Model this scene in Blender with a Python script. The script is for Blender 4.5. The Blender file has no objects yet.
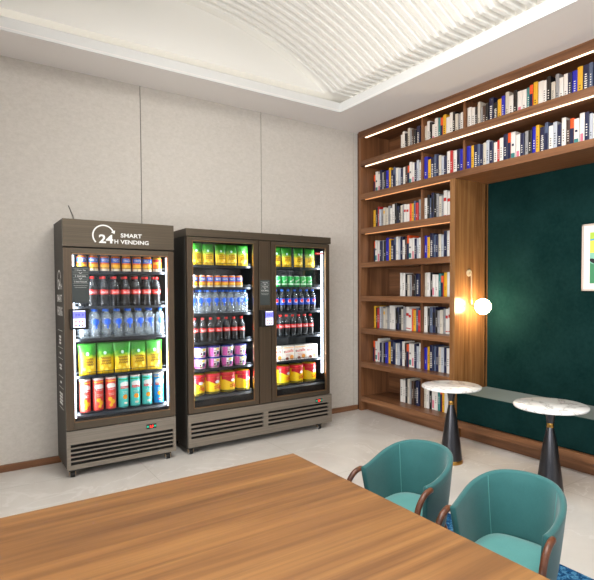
import bpy, math, random
from math import pi, sin, cos, radians as R
from mathutils import Vector
random.seed(7)
S = bpy.context.scene
COL = S.collection

# ------------------------------------------------------------------ materials
def lin(c):
    return tuple(((v/255)/12.92 if v/255 <= .04045 else ((v/255+.055)/1.055)**2.4) for v in c) + (1.0,)
MATS = {}
def mat(name, rgb=(200,200,200), rough=.5, metal=0.0, emit=0.0, spec=.5, coat=0.0, sheen=0.0):
    if name in MATS: return MATS[name]
    m = bpy.data.materials.new(name); m.use_nodes = True
    b = m.node_tree.nodes['Principled BSDF']
    b.inputs['Base Color'].default_value = lin(rgb)
    b.inputs['Roughness'].default_value = rough
    b.inputs['Metallic'].default_value = metal
    b.inputs['Specular IOR Level'].default_value = spec
    b.inputs['Coat Weight'].default_value = coat
    b.inputs['Sheen Weight'].default_value = sheen
    if emit:
        b.inputs['Emission Color'].default_value = lin(rgb)
        b.inputs['Emission Strength'].default_value = emit
    MATS[name] = m
    return m
def ramp(nt, stops):
    r = nt.nodes.new('ShaderNodeValToRGB')
    el = r.color_ramp.elements
    while len(el) < len(stops): el.new(.5)
    for e, (p, c) in zip(el, stops): e.position = p; e.color = lin(c)
    return r
def tex_coord(nt, scale, rot=(0,0,0)):
    tc = nt.nodes.new('ShaderNodeTexCoord'); mp = nt.nodes.new('ShaderNodeMapping')
    mp.inputs['Scale'].default_value = scale; mp.inputs['Rotation'].default_value = rot
    nt.links.new(tc.outputs['Object'], mp.inputs['Vector'])
    return mp.outputs['Vector']
def noise(nt, vec, scale, detail=4, rough=.5, dist=0.0):
    n = nt.nodes.new('ShaderNodeTexNoise')
    n.inputs['Scale'].default_value = scale; n.inputs['Detail'].default_value = detail
    n.inputs['Roughness'].default_value = rough; n.inputs['Distortion'].default_value = dist
    nt.links.new(vec, n.inputs['Vector']); return n
def mixc(nt, fac, a, b, mode='MIX'):
    n = nt.nodes.new('ShaderNodeMix'); n.data_type = 'RGBA'; n.blend_type = mode
    if isinstance(fac, (int, float)): n.inputs['Factor'].default_value = fac
    else: nt.links.new(fac, n.inputs['Factor'])
    for s, v in ((6, a), (7, b)):
        if isinstance(v, tuple): n.inputs[s].default_value = v
        else: nt.links.new(v, n.inputs[s])
    return n.outputs[2]
def bump(nt, b, h, strength, dist=.01):
    n = nt.nodes.new('ShaderNodeBump'); n.inputs['Strength'].default_value = strength
    n.inputs['Distance'].default_value = dist
    nt.links.new(h, n.inputs['Height']); nt.links.new(n.outputs['Normal'], b.inputs['Normal'])
def wood(name, axis, cols, rough=.4, s=1.0, spec=.5):
    """cols: dark, mid, light; grain runs along axis"""
    m = mat(name, cols[1], rough, spec=spec); nt = m.node_tree; b = nt.nodes['Principled BSDF']
    sc = [9*s, 9*s, 9*s]; sc['xyz'.index(axis)] = .55*s
    v = tex_coord(nt, sc)
    n1 = noise(nt, v, 1.0, 5, .55, .9)
    r1 = ramp(nt, [(.28, cols[0]), (.5, cols[1]), (.74, cols[2])]); nt.links.new(n1.outputs['Fac'], r1.inputs[0])
    sc2 = [60*s, 60*s, 60*s]; sc2['xyz'.index(axis)] = 1.6*s
    n2 = noise(nt, tex_coord(nt, sc2), 1.0, 3, .6)
    r2 = ramp(nt, [(.3, (170,160,150)), (.6, (255,255,255))]); nt.links.new(n2.outputs['Fac'], r2.inputs[0])
    c = mixc(nt, .55, r1.outputs[0], r2.outputs[0], 'MULTIPLY')
    nt.links.new(c, b.inputs['Base Color'])
    bump(nt, b, n2.outputs['Fac'], .06, .002)
    return m
W_D, W_M, W_L = (86,52,30), (128,86,56), (154,108,74)
WOODX = wood('walnut_x', 'x', (W_D, W_M, W_L), .38)
WOODY = wood('walnut_y', 'y', (W_D, W_M, W_L), .38)
WOODZ = wood('walnut_z', 'z', (W_D, W_M, W_L), .38)
NICHEW = wood('veneer_niche', 'z', ((104,68,36), (134,92,54), (162,118,72)), .24, 1.2)
TABLEW = wood('table_oak', 'x', ((100,64,32), (134,91,48), (158,115,64)), .45, .8)
ARMW = wood('arm_walnut', 'z', ((72,38,22), (104,60,38), (128,80,52)), .35, 3)
def fabric(name, rgb, var, rough=.85, scale=40, sheen=.3, spec=.25):
    m = mat(name, rgb, rough, sheen=sheen, spec=spec); nt = m.node_tree; b = nt.nodes['Principled BSDF']
    n = noise(nt, tex_coord(nt, (1,1,1)), scale, 6, .7)
    n2 = noise(nt, tex_coord(nt, (1,1,1)), scale/10, 3, .6)
    r = ramp(nt, [(.3, tuple(max(0, c-var) for c in rgb)), (.7, tuple(min(255, c+var) for c in rgb))])
    a = nt.nodes.new('ShaderNodeMath'); a.operation = 'ADD'; a.inputs[1].default_value = 0
    mx = nt.nodes.new('ShaderNodeMix'); mx.inputs[0].default_value = .5
    nt.links.new(n.outputs['Fac'], mx.inputs[2]); nt.links.new(n2.outputs['Fac'], mx.inputs[3])
    nt.links.new(mx.outputs[0], r.inputs[0]); nt.links.new(r.outputs[0], b.inputs['Base Color'])
    bump(nt, b, n.outputs['Fac'], .1, .002)
    return m
TEAL = fabric('teal_velvet', (40,92,92), 5, .7, 120, .25)
TEALLIT = fabric('teal_seat_lit', (84,150,147), 5, .75, 120, .35)  # brighter teal stands in for light falling on the seat top
TEALSEAM = mat('teal_piping', (72,130,128), .7)
GREENV = fabric('green_velvet', (11,39,38), 9, .9, 30, .0, .06)
GREENT = fabric('green_cushion', (40,66,58), 5, .55, 60, .35)
def wallpaper():
    m = mat('wall_covering', (206,200,192), .8, spec=.2); nt = m.node_tree; b = nt.nodes['Principled BSDF']
    n = noise(nt, tex_coord(nt, (6,6,9)), 5, 8, .75)
    r = ramp(nt, [(.3, (198,192,183)), (.7, (214,208,200))]); nt.links.new(n.outputs['Fac'], r.inputs[0])
    nt.links.new(r.outputs[0], b.inputs['Base Color']); bump(nt, b, n.outputs['Fac'], .12, .004)
    return m
WALL = wallpaper()
CEIL = mat('ceiling_paint', (240,236,233), .85, spec=.2)
CEILW = mat('vault_plaster', (246,244,238), .85, spec=.2)
def floor_mat():
    m = mat('marble_tile', (214,208,200), .2, spec=.5); nt = m.node_tree; b = nt.nodes['Principled BSDF']
    v = tex_coord(nt, (1,1,1))
    n = noise(nt, v, 1.1, 6, .6, 1.4)
    r = ramp(nt, [(.25, (206,200,193)), (.7, (224,220,214))]); nt.links.new(n.outputs['Fac'], r.inputs[0])
    # thin veins
    n2 = noise(nt, v, .8, 5, .55, 2.2)
    s1 = nt.nodes.new('ShaderNodeMath'); s1.operation = 'SUBTRACT'; s1.inputs[1].default_value = .5
    s2 = nt.nodes.new('ShaderNodeMath'); s2.operation = 'ABSOLUTE'
    nt.links.new(n2.outputs['Fac'], s1.inputs[0]); nt.links.new(s1.outputs[0], s2.inputs[0])
    rv = ramp(nt, [(0.0, (255,255,255)), (.012, (0,0,0))]); nt.links.new(s2.outputs[0], rv.inputs[0])
    c = mixc(nt, rv.outputs[0], r.outputs[0], lin((226,222,217)))
    br = nt.nodes.new('ShaderNodeTexBrick'); br.offset = 0; br.squash = 1
    br.inputs['Scale'].default_value = 1; br.inputs['Mortar Size'].default_value = .002
    br.inputs['Brick Width'].default_value = 1.2; br.inputs['Row Height'].default_value = 1.2
    br.inputs['Mortar Smooth'].default_value = 0
    mp = tex_coord(nt, (1,1,1)); mp.node.inputs['Location'].default_value = (-.05, .35, 0)
    nt.links.new(mp, br.inputs['Vector'])
    c2 = mixc(nt, br.outputs['Fac'], c, lin((188,182,174)))
    nt.links.new(c2, b.inputs['Base Color'])
    return m
FLOOR = floor_mat()
def marble_top():
    m = mat('white_marble', (232,230,227), .22, coat=.3); nt = m.node_tree; b = nt.nodes['Principled BSDF']
    v = tex_coord(nt, (1,1,1))
    n2 = noise(nt, v, 3.2, 4, .5, 1.8)
    s1 = nt.nodes.new('ShaderNodeMath'); s1.operation = 'SUBTRACT'; s1.inputs[1].default_value = .5
    s2 = nt.nodes.new('ShaderNodeMath'); s2.operation = 'ABSOLUTE'
    nt.links.new(n2.outputs['Fac'], s1.inputs[0]); nt.links.new(s1.outputs[0], s2.inputs[0])
    rv = ramp(nt, [(0.0, (186,183,180)), (.012, (226,224,222)), (.05, (242,241,239))]); nt.links.new(s2.outputs[0], rv.inputs[0])
    nt.links.new(rv.outputs[0], b.inputs['Base Color']); return m
MARBLE = marble_top()
def rug_mat():
    m = mat('blue_rug', (30,70,110), .95, spec=.1); nt = m.node_tree; b = nt.nodes['Principled BSDF']
    n = noise(nt, tex_coord(nt, (1,1,1)), 22, 6, .75, 1.2)
    r = ramp(nt, [(.36, (8,28,62)), (.5, (28,82,128)), (.6, (90,150,185)), (.72, (20,50,96))])
    nt.links.new(n.outputs['Fac'], r.inputs[0]); nt.links.new(r.outputs[0], b.inputs['Base Color'])
    bump(nt, b, n.outputs['Fac'], .5, .01); return m
RUG = rug_mat()
def brushed(name, rgb, rough=.36, axis=0, metal=.75):
    m = mat(name, rgb, rough, metal); nt = m.node_tree; b = nt.nodes['Principled BSDF']
    sc = [140,140,140]; sc[axis] = 1.2
    n = noise(nt, tex_coord(nt, sc), 1, 3, .5)
    r = ramp(nt, [(.3, tuple(int(c*.93) for c in rgb)), (.7, tuple(min(255, int(c*1.06)) for c in rgb))])
    nt.links.new(n.outputs['Fac'], r.inputs[0]); nt.links.new(r.outputs[0], b.inputs['Base Color']); return m
BRONZE = brushed('bronze_steel', (102,92,79), .38)
BRONZEV = brushed('bronze_steel_upright', (102,88,74), .36, 2)
STEEL = brushed('grille_steel', (150,142,132), .42)
SIDEM = mat('dark_side_and_slot_shade', (50,46,40), .5, .3)
BLACK = mat('black_plastic', (14,14,15), .5)
INNER = mat('cabinet_liner', (14,15,18), .5)
RAIL = mat('shelf_rail', (52,56,62), .4, .6)
WHITEP = mat('white_print', (240,240,238), .5)
GOLDTRIM = mat('bronze_edge', (150,118,88), .3, .8)
BRASS = mat('brass', (184,140,72), .28, 1.0)
CHROME = mat('polished_metal', (176,150,118), .28, 1.0)
GUNM = mat('gunmetal', (70,70,74), .3, .85)
RUBBER = mat('rubber', (16,16,16), .7)
GLOBE = mat('globe_glass', (255,226,182), .4, emit=60)
LEDW = mat('shelf_light', (255,220,180), .5, emit=2.6)
LEDD = mat('shelf_light_dim', (255,180,120), .5, emit=.35)
LEDC = mat('cooler_light', (225,240,255), .5, emit=3.5)
SCREENW = mat('screen_white', (232,232,255), .3, emit=.9)
SCREENB = mat('screen_blue', (110,112,240), .3, emit=.9)
SCREENK = mat('screen_mark', (40,40,70), .4)
SCREENR = mat('screen_red', (230,80,90), .4, emit=.4)
REDLED = mat('red_digits', (255,50,40), .4, emit=2.5)
GREENLED = mat('green_digits', (40,190,150), .4, emit=.6)
def glass_pane():
    m = bpy.data.materials.new('door_glass'); m.use_nodes = True; nt = m.node_tree
    nt.nodes.remove(nt.nodes['Principled BSDF']); out = nt.nodes['Material Output']
    t = nt.nodes.new('ShaderNodeBsdfTransparent'); g = nt.nodes.new('ShaderNodeBsdfGlossy'); g.inputs['Roughness'].default_value = .02
    f = nt.nodes.new('ShaderNodeFresnel'); f.inputs['IOR'].default_value = 1.3
    mx = nt.nodes.new('ShaderNodeMixShader')
    nt.links.new(f.outputs[0], mx.inputs[0]); nt.links.new(t.outputs[0], mx.inputs[1]); nt.links.new(g.outputs[0], mx.inputs[2])
    nt.links.new(mx.outputs[0], out.inputs['Surface']); MATS['door_glass'] = m; return m
GLASS = glass_pane()
def clear_plastic(name, rgb, alpha):
    m = mat(name, rgb, .12, spec=.8); b = m.node_tree.nodes['Principled BSDF']
    b.inputs['Alpha'].default_value = alpha; return m
WATERP = clear_plastic('clear_bottle', (190,205,215), .26)
COLAP = mat('cola_bottle', (9,6,7), .4, spec=.5)
COLAC = clear_plastic('cola_neck', (84,94,100), .45)

# ------------------------------------------------------------------ mesh builder
class MB:
    def __init__(s): s.v = []; s.f = []; s.mi = []; s.sm = []; s.mats = []
    def m(s, mt):
        if mt not in s.mats: s.mats.append(mt)
        return s.mats.index(mt)
    def add(s, vs, fs, mt, smooth=False):
        o = len(s.v); k = s.m(mt); s.v += [tuple(p) for p in vs]
        for f in fs: s.f.append(tuple(i+o for i in f)); s.mi.append(k); s.sm.append(smooth)
    def box(s, x0, x1, y0, y1, z0, z1, mt, top=None):
        vs = [(x0,y0,z0),(x1,y0,z0),(x1,y1,z0),(x0,y1,z0),(x0,y0,z1),(x1,y0,z1),(x1,y1,z1),(x0,y1,z1)]
        s.add(vs, [(0,3,2,1),(0,1,5,4),(1,2,6,5),(2,3,7,6),(3,0,4,7)], mt)
        s.add(vs, [(4,5,6,7)], top or mt); return s
    def lathe(s, prof, mt, c=(0,0), seg=20, a0=0, a1=2*pi, smooth=True, cap=True, sx=1, sy=1):
        full = abs(a1-a0-2*pi) < 1e-6; n = seg if full else seg+1
        vs = []
        for r, z in prof:
            for i in range(n):
                a = a0+(a1-a0)*i/seg; vs.append((c[0]+r*cos(a)*sx, c[1]+r*sin(a)*sy, z))
        fs = []
        for j in range(len(prof)-1):
            for i in range(seg):
                i2 = (i+1) % n; fs.append((j*n+i, j*n+i2, (j+1)*n+i2, (j+1)*n+i))
        s.add(vs, fs, mt, smooth)
        if cap and full:
            if prof[0][0] > 1e-5: s.add(vs[:n], [tuple(range(n-1,-1,-1))], mt)
            if prof[-1][0] > 1e-5: s.add(vs[-n:], [tuple(range(n))], mt)
        return s
    def patch(s, r, a0, a1, z0, z1, mt, seg=8, sx=1, sy=1):      # curved print on a round body; angle -pi/2 faces front
        return s.lathe([(r, z0), (r, z1)], mt, seg=seg, a0=a0, a1=a1, sx=sx, sy=sy)
    def disc_patch(s, r, z, rad, mt, sx=1.0, n=12, rx=0.0):      # round printed spot on the front of a cylinder
        return s.ell(r, rx, z, rad*sx, rad, mt, n)
    def ell(s, r, cx, cz, rx, rz, mt, n=16):                     # ellipse printed on a cylinder
        vs = [cyl(r, cx, cz)]; fs = []
        for k in (.33, .66, 1): vs += [cyl(r, cx+rx*k*cos(2*pi*i/n), cz+rz*k*sin(2*pi*i/n)) for i in range(n)]
        fs += [(0, i+1, (i+1) % n+1) for i in range(n)]
        for j in (0, 1): fs += [(j*n+i+1, (j+1)*n+i+1, (j+1)*n+(i+1) % n+1, j*n+(i+1) % n+1) for i in range(n)]
        s.add(vs, fs, mt); return s
    def tube(s, pts, r, mt, seg=8, caps=True):
        pts = [Vector(p) for p in pts]; n = len(pts); vs = []; rr = r if isinstance(r, (list, tuple)) else [r]*n
        t0 = (pts[1]-pts[0]).normalized(); up = Vector((0,0,1)) if abs(t0.z) < .9 else Vector((1,0,0))
        for i, p in enumerate(pts):
            t = (pts[min(i+1,n-1)]-pts[max(i-1,0)]).normalized()
            a = t.cross(up).normalized(); b = a.cross(t).normalized(); up = b
            for k in range(seg):
                q = 2*pi*k/seg; vs.append(p+a*cos(q)*rr[i]+b*sin(q)*rr[i])
        fs = [(i*seg+k, i*seg+(k+1) % seg, (i+1)*seg+(k+1) % seg, (i+1)*seg+k) for i in range(n-1) for k in range(seg)]
        s.add(vs, fs, mt, True)
        if caps: s.add(vs[:seg], [tuple(range(seg))], mt); s.add(vs[-seg:], [tuple(range(seg-1,-1,-1))], mt)
        return s
    def sphere(s, c, r, mt, seg=20, rings=12, sx=1, sy=1, sz=1):
        vs = []; fs = []
        for j in range(rings+1):
            t = pi*j/rings
            for i in range(seg): a = 2*pi*i/seg; vs.append((c[0]+r*sx*sin(t)*cos(a), c[1]+r*sy*sin(t)*sin(a), c[2]+r*sz*cos(t)))
        for j in range(rings):
            for i in range(seg): fs.append((j*seg+i, (j+1)*seg+i, (j+1)*seg+(i+1) % seg, j*seg+(i+1) % seg))
        s.add(vs, fs, mt, True); return s
    def text(s, txt, w, h, mt, fn, bold=.0):
        vs, fs = text_mesh(txt, bold)
        xs = [v[0] for v in vs]; ys = [v[1] for v in vs]; x0, x1, y0, y1 = min(xs), max(xs), min(ys), max(ys)
        s.add([fn(((a-x0)/(x1-x0)-.5)*w, ((b-y0)/(y1-y0)-.5)*h) for a, b in vs], fs, mt); return s
    def build(s, name, parent=None, bevel=0, subsurf=0, loc=None):
        me = bpy.data.meshes.new(name); me.from_pydata(s.v, [], s.f)
        for mt in s.mats: me.materials.append(mt)
        for p, k, sm in zip(me.polygons, s.mi, s.sm): p.material_index = k; p.use_smooth = sm
        me.update()
        o = bpy.data.objects.new(name, me); COL.objects.link(o)
        if parent: o.parent = parent
        if loc: o.location = loc
        if bevel:
            b = o.modifiers.new('bevel', 'BEVEL'); b.width = bevel; b.segments = 2; b.limit_method = 'ANGLE'; b.angle_limit = R(40)
        if subsurf:
            b = o.modifiers.new('subsurf', 'SUBSURF'); b.levels = subsurf; b.render_levels = subsurf
        return o
def cyl(r, u, z):                       # wrap a flat print onto the front of a cylinder
    a = -pi/2+u/r; return (r*cos(a), r*sin(a), z)
TX = {}
def text_mesh(t, bold):
    if (t, bold) in TX: return TX[(t, bold)]
    cu = bpy.data.curves.new('t', 'FONT'); cu.body = t; cu.size = 1; cu.resolution_u = 3; cu.offset = bold
    o = bpy.data.objects.new('t', cu); COL.objects.link(o)
    dg = bpy.context.evaluated_depsgraph_get(); me = bpy.data.meshes.new_from_object(o.evaluated_get(dg))
    r = ([(v.co.x, v.co.y) for v in me.vertices], [tuple(p.vertices) for p in me.polygons])
    bpy.data.objects.remove(o); bpy.data.curves.remove(cu); bpy.data.meshes.remove(me)
    TX[(t, bold)] = r; return r
def tag(o, label, cat, group=None):
    o['label'] = label; o['category'] = cat
    if group: o['group'] = group
    return o
def empty(name, loc, rz=0, label=None, cat=None, group=None):
    o = bpy.data.objects.new(name, None); COL.objects.link(o); o.location = loc; o.rotation_euler = (0,0,rz); o.empty_display_size = .05
    if label: tag(o, label, cat, group)
    return o
def struct(o): o['kind'] = 'structure'; return o
def copy_tree(o, parent=None):
    c = o.copy(); COL.objects.link(c)
    if parent: c.parent = parent
    for ch in list(o.children): copy_tree(ch, c)
    return c
ORD = ['first','second','third','fourth','fifth','sixth','seventh','eighth','ninth','tenth','eleventh','twelfth','thirteenth','fourteenth','fifteenth','sixteenth','seventeenth','eighteenth','nineteenth','twentieth']

# ------------------------------------------------------------------ room shell
XL, XR, YF, YB, H = -2.4, 4.62, -3.2, 4.88, 3.41
def wall_box(name, *a, mt=WALL):
    m = MB(); m.box(*a, mt); return struct(m.build(name))
wall_box('floor', XL-.1, XR+.1, YF-.1, YB+.1, -.1, 0, mt=FLOOR)
m = MB()                                                    # back wall: tall panels with shadow gaps
seams = [XL, -1.16, .127, 1.414, 2.70, 3.987, XR]
m.box(XL-.1, XR+.1, YB+.012, YB+.12, 0, 4.3, mat('wall_backing', (70,66,62), .9))
for a, b in zip(seams, seams[1:]): m.box(a+.0035, b-.0035, YB, YB+.012, 0, H, WALL)
struct(m.build('wall_back', bevel=.0015))
wall_box('wall_right', XR, XR+.1, YF-.1, YB, 0, 4.3)
def wall_open(name, axis, pos, out, a0, a1, opens, zb, zt):
    m = MB(); e = a0
    def bx(p0, p1, z0, z1):
        lo, hi = sorted((pos, pos+out))
        m.box(*( (lo,hi,p0,p1) if axis == 'x' else (p0,p1,lo,hi)), z0, z1, WALL)
    for o0, o1 in opens:
        bx(e, o0, 0, 4.3); bx(o0, o1, 0, zb); bx(o0, o1, zt, 4.3); e = o1
    bx(e, a1, 0, 4.3); return struct(m.build(name))
WO = [(-2.6, -.6), (-.2, 1.8)]; FO = [(-1.6, .4), (.9, 2.9)]
wall_open('wall_left', 'x', XL, -.1, YF-.1, YB, WO, .5, 2.9)
wall_open('wall_front', 'y', YF, -.1, XL, XR, FO, .5, 2.9)
FRM = mat('window_frame_paint', (60,60,60), .5)
n = 1
for axis, opens in (('x', WO), ('y', FO)):
    for a, b in opens:
        m = MB(); pos = (XL-.06) if axis == 'x' else (YF-.06)
        def fb(p0, p1, z0, z1):
            m.box(*((pos,pos+.04,p0,p1) if axis == 'x' else (p0,p1,pos,pos+.04)), z0, z1, FRM)
        fb(a, a+.05, .5, 2.9); fb(b-.05, b, .5, 2.9); fb(a, b, .5, .55); fb(a, b, 2.85, 2.9); fb((a+b)/2-.025, (a+b)/2+.025, .5, 2.9)
        w = struct(m.build('window_%d' % n)); n += 1
        g = MB(); g.box(*((pos+.015,pos+.02,a+.05,b-.05) if axis == 'x' else (a+.05,b-.05,pos+.015,pos+.02)), .55, 2.85, GLASS); g.build('pane', w)
# skirting
m = MB(); m.box(XL, 4.035, YB-.022, YB, 0, .058, WOODX); struct(m.build('baseboard_back', bevel=.003))
m = MB(); m.box(XL, XL+.02, YF, YB-.025, 0, .058, WOODY); struct(m.build('baseboard_left', bevel=.003))
m = MB(); m.box(XL+.02, XR, YF, YF+.02, 0, .058, WOODX); struct(m.build('baseboard_front', bevel=.003))
# ceiling with coffer, cove and ribbed vault
CX0, CX1, CY0, CY1 = -.42, 3.42, -2.0, 4.41
def vz(x):
    d = abs(x-1.5); Rr = 3.4; a = 1.745
    return 3.6 if d >= a else 3.6+math.sqrt(Rr*Rr-d*d)-math.sqrt(Rr*Rr-a*a)
m = MB()
for x0, x1, y0, y1 in ((XL,CX0,YF,YB),(CX1,XR,YF,YB),(CX0,CX1,YF,CY0),(CX0,CX1,CY1,YB)): m.box(x0, x1, y0, y1, H, 3.44, CEIL)
struct(m.build('ceiling'))
m = MB(); t = .05                                           # coffer lip (upstand)
LIP = mat('cove_lip', (226,226,224), .7)
for x0, x1, y0, y1 in ((CX0-t,CX0,CY0-t,CY1+t),(CX1,CX1+t,CY0-t,CY1+t),(CX0,CX1,CY0-t,CY0),(CX0,CX1,CY1,CY1+t)):
    m.box(x0, x1, y0, y1, 3.44, 3.515, LIP)
g = .012
for x0, x1, y0, y1 in ((CX0,CX0+g,CY0,CY1),(CX1-g,CX1,CY0,CY1),(CX0,CX1,CY0,CY0+g),(CX0,CX1,CY1-g,CY1)):
    m.box(x0, x1, y0, y1, H-.001, 3.426, LIP)
struct(m.build('trim_1', bevel=.002))
m = MB(); e = .3                                            # cove box, upper ceiling and vault
m.box(CX0-e, CX1+e, CY0-e, CY0-e+.02, 3.44, 3.62, CEILW); m.box(CX0-e, CX1+e, CY1+e-.02, CY1+e, 3.44, 3.62, CEILW)
m.box(CX0-e, CX0-e+.02, CY0-e, CY1+e, 3.44, 3.62, CEILW); m.box(CX1+e-.02, CX1+e, CY0-e, CY1+e, 3.44, 3.62, CEILW)
VX0, VX1, VY0, VY1 = -.245, 3.245, -1.8, 4.46
m.box(CX0-e, VX0, CY0-e, CY1+e, 3.6, 3.62, CEILW); m.box(VX1, CX1+e, CY0-e, CY1+e, 3.6, 3.62, CEILW)
m.box(VX0, VX1, VY1+.002, CY1+e, 3.6, 3.62, CEILW); m.box(VX0, VX1, CY0-e, VY0, 3.6, 3.62, CEILW)
N = 40; xs = [VX0+(VX1-VX0)*i/N for i in range(N+1)]
vs = [(x, y, vz(x)) for y in (VY0, VY1) for x in xs]
m.add(vs, [(i, i+1, N+2+i, N+1+i) for i in range(N)], CEILW, True)
for y in (VY0, VY1):
    vs = [(x, y, z) for x in xs for z in (3.599, vz(x)+.02)]
    m.add(vs, [(2*i, 2*i+2, 2*i+3, 2*i+1) for i in range(N)], CEILW)
m.box(XL-.1, XR+.1, YF-.1, YB+.1, 4.25, 4.3, CEILW)
struct(m.build('ceiling_vault'))
m = MB(); k = 0; y = 4.33                                   # the ribs (surface pattern of the vault)
prof = [(-.5-.0, 3.6)]+[(x, vz(x)) for x in xs]+[(3.5, 3.6)]
while y > -1.7:
    w = .048; d = .045; vs = []
    for x, z in prof:
        vs += [(x, y, z+.002), (x, y, z-d*.75), (x, y-.008, z-d), (x, y-w+.008, z-d), (x, y-w, z-d*.75), (x, y-w, z+.002)]
    q = len(prof); fs = []
    for i in range(q-1):
        for j in range(5): fs.append((i*6+j, i*6+j+1, i*6+j+7, i*6+j+6))
    fs += [(5,4,3,2,1,0), tuple((q-1)*6+j for j in range(6))]
    m.add(vs, fs, CEILW); y -= .088
struct(m.build('trim_2'))
m = MB(); COVE = mat('cove_light', (255,250,242), .5, emit=1.7)
for x0, x1, y0, y1 in ((CX0-.09,CX0-.06,CY0,CY1),(CX1+.06,CX1+.09,CY0,CY1),(CX0,CX1,CY1+.06,CY1+.09),(CX0,CX1,CY0-.09,CY0-.06)):
    m.box(x0, x1, y0, y1, 3.44, 3.455, COVE)
tag(m.build('cove_light_strip'), 'hidden warm white light strip glowing in the ceiling cove', 'light')

# ------------------------------------------------------------------ bookcase with niche
BX, BXB = 4.03, 4.50
SH = [3.052, 2.652, 2.235, 1.825, 1.415, 1.02, .605, .181]    # shelf tops
YE = -.3; YL = 4.79; C0, C1 = 3.349, 3.414
case = empty('bookcase', (BX, 2.2, 0), 0, 'tall walnut bookcase built around the dark green seating niche, running up to the ceiling', 'bookcase')
def part(mb, name, parent, **k):
    o = mb.build(name, parent, **k)
    o.location = Vector(o.location)-Vector(parent.matrix_world.translation if parent.matrix_world.translation.length else parent.location)
    return o
class W(MB):
    """meshes written in world metres, parented to an unrotated root"""
    def at(s, name, root, **k):
        o = s.build(name, root, **{q: v for q, v in k.items() if q != 'org'})
        org = Vector(k.get('org', root.location))
        o.data.transform(__import__('mathutils').Matrix.Translation(-org)); return o
W().box(BX, BXB, YL, YL+.045, 0, H, WOODZ).at('side_panel', case, bevel=.0015)
W().box(BX+.02, BXB, YL+.045, YB-.002, 0, H, mat('dark_filler', (72,44,28), .6)).at('filler_strip', case)
W().box(BXB, BXB+.02, C0, YL+.045, 0, H, WOODY).at('back_panel', case)
W().box(BXB, BXB+.02, YE, C0, 2.59, H, WOODY).at('back_panel', case)
W().box(BX-.004, BX+.02, YE, YL+.045, H-.078, H, WOODY).at('fascia', case, bevel=.001)
W().box(BX+.02, BXB, YE, YL, H-.025, H-.001, WOODY).at('top_panel', case)
for i, z in enumerate(SH):
    y0 = YE if i < 2 else C1
    if i == 1: W().box(BX-.003, 4.60, YE, YL, z-.064, z, WOODY).at('shelf', case, bevel=.0015)
    else: W().box(BX-.003, BXB, y0, YL, z-.064, z, WOODY).at('shelf', case, bevel=.0015)
for i, z in enumerate(SH):
    top = (SH[i-1]-.064) if i else H-.025
    ys = [3.935] + ([3.368, 1.4] if i < 2 else [])
    for y in ys: W().box(BX+.15, BXB, y-.014, y+.014, z, top, WOODZ).at('partition', case)
W().box(BX-.004, 4.60, C0, C1, 0, 2.588, NICHEW).at('upright_panel', case, bevel=.0015)
W().box(BX-.004, 4.60, YE, YE+.065, 0, 2.588, NICHEW).at('upright_panel', case, bevel=.0015)
W().box(4.13, 4.15, YE+.065, YL, 0, .117, WOODY).at('plinth', case)
def led(z, y0, y1, mt, w=.014):
    o = W().box(BX+.024, BX+.024+w, y0, y1, z-.012, z, mt).at('light_strip', case); return o
led(H-.07, 1.0, 4.74, LEDW, .02); led(SH[0]-.064+.004, 1.0, 4.74, LEDW, .012)
led(SH[1]-.064+.003, C1+.01, 4.74, LEDD, .010); led(SH[2]-.064+.003, C1+.01, 4.74, LEDD, .006)

# banquette, back panel
ben = empty('banquette_bench', (4.2, 1.6, 0), 0, 'dark green velvet banquette bench on a walnut base inside the bookcase niche', 'bench')
W().box(BX-.003, 4.56, YE+.07, C0-.002, .117, .181, WOODY).at('base_board', ben, bevel=.0015)
b1 = W(); b1.box(4.055, 4.10, YE+.07, C0-.003, .184, .462, GREENV); b1.at('front_upholstery', ben, bevel=.012)
b1 = W(); b1.box(4.062, 4.538, YE+.07, C0-.003, .30, .466, GREENT); b1.at('seat_cushion', ben, bevel=.012)
pn = W(); pn.box(4.54, 4.575, YE+.07, C0-.001, .30, 2.587, GREENV)
o = pn.build('upholstered_wall_panel', bevel=.004); tag(o, 'dark green velvet wall panel filling the niche behind the bench', 'wall panel')

# framed picture
pic = empty('framed_picture', (4.535, 2.13, 1.475), 0, 'white framed abstract print in green, yellow and blue hanging on the green panel', 'picture')
y0, y1, z0, z1 = 1.90, 2.352, 1.475, 2.058; fw = .014
FRW = mat('frame_pale_wood', (196,180,168), .5)
f = W()
for a in ((y0,y1,z0,z0+fw),(y0,y1,z1-fw,z1),(y0,y0+fw,z0,z1),(y1-fw,y1,z0,z1)): f.box(4.512, 4.539, *a, FRW)
f.at('frame', pic, bevel=.001)
W().box(4.522, 4.536, y0+fw, y1-fw, z0+fw, z1-fw, mat('mat_board', (236,234,232), .8)).at('mount', pic)
ART = [mat('art_green', (60,132,92), .7), mat('art_lime', (170,200,70), .7), mat('art_yellow', (230,214,90), .7), mat('art_blue', (80,160,190), .7), mat('art_aqua', (130,190,170), .7), mat('art_black', (24,28,30), .7)]
a = W(); py0, py1, pz0, pz1 = y0+.06, y1-.068, z0+.065, z1-.075
a.box(4.5195, 4.523, py0, py1, pz0, pz1, ART[0])
def blob(cy, cz, ry, rz, mt, k, n=20, tilt=0):
    vs = []
    for i in range(n):
        t = 2*pi*i/n; u, v = ry*cos(t), rz*sin(t)*(1+.15*sin(3*t))
        vs.append((4.5194-k*.0003, min(max(cy+u*cos(tilt)-v*sin(tilt), py0), py1), min(max(cz+u*sin(tilt)+v*cos(tilt), pz0), pz1)))
    a.add(vs, [tuple(range(n))], mt)
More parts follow.
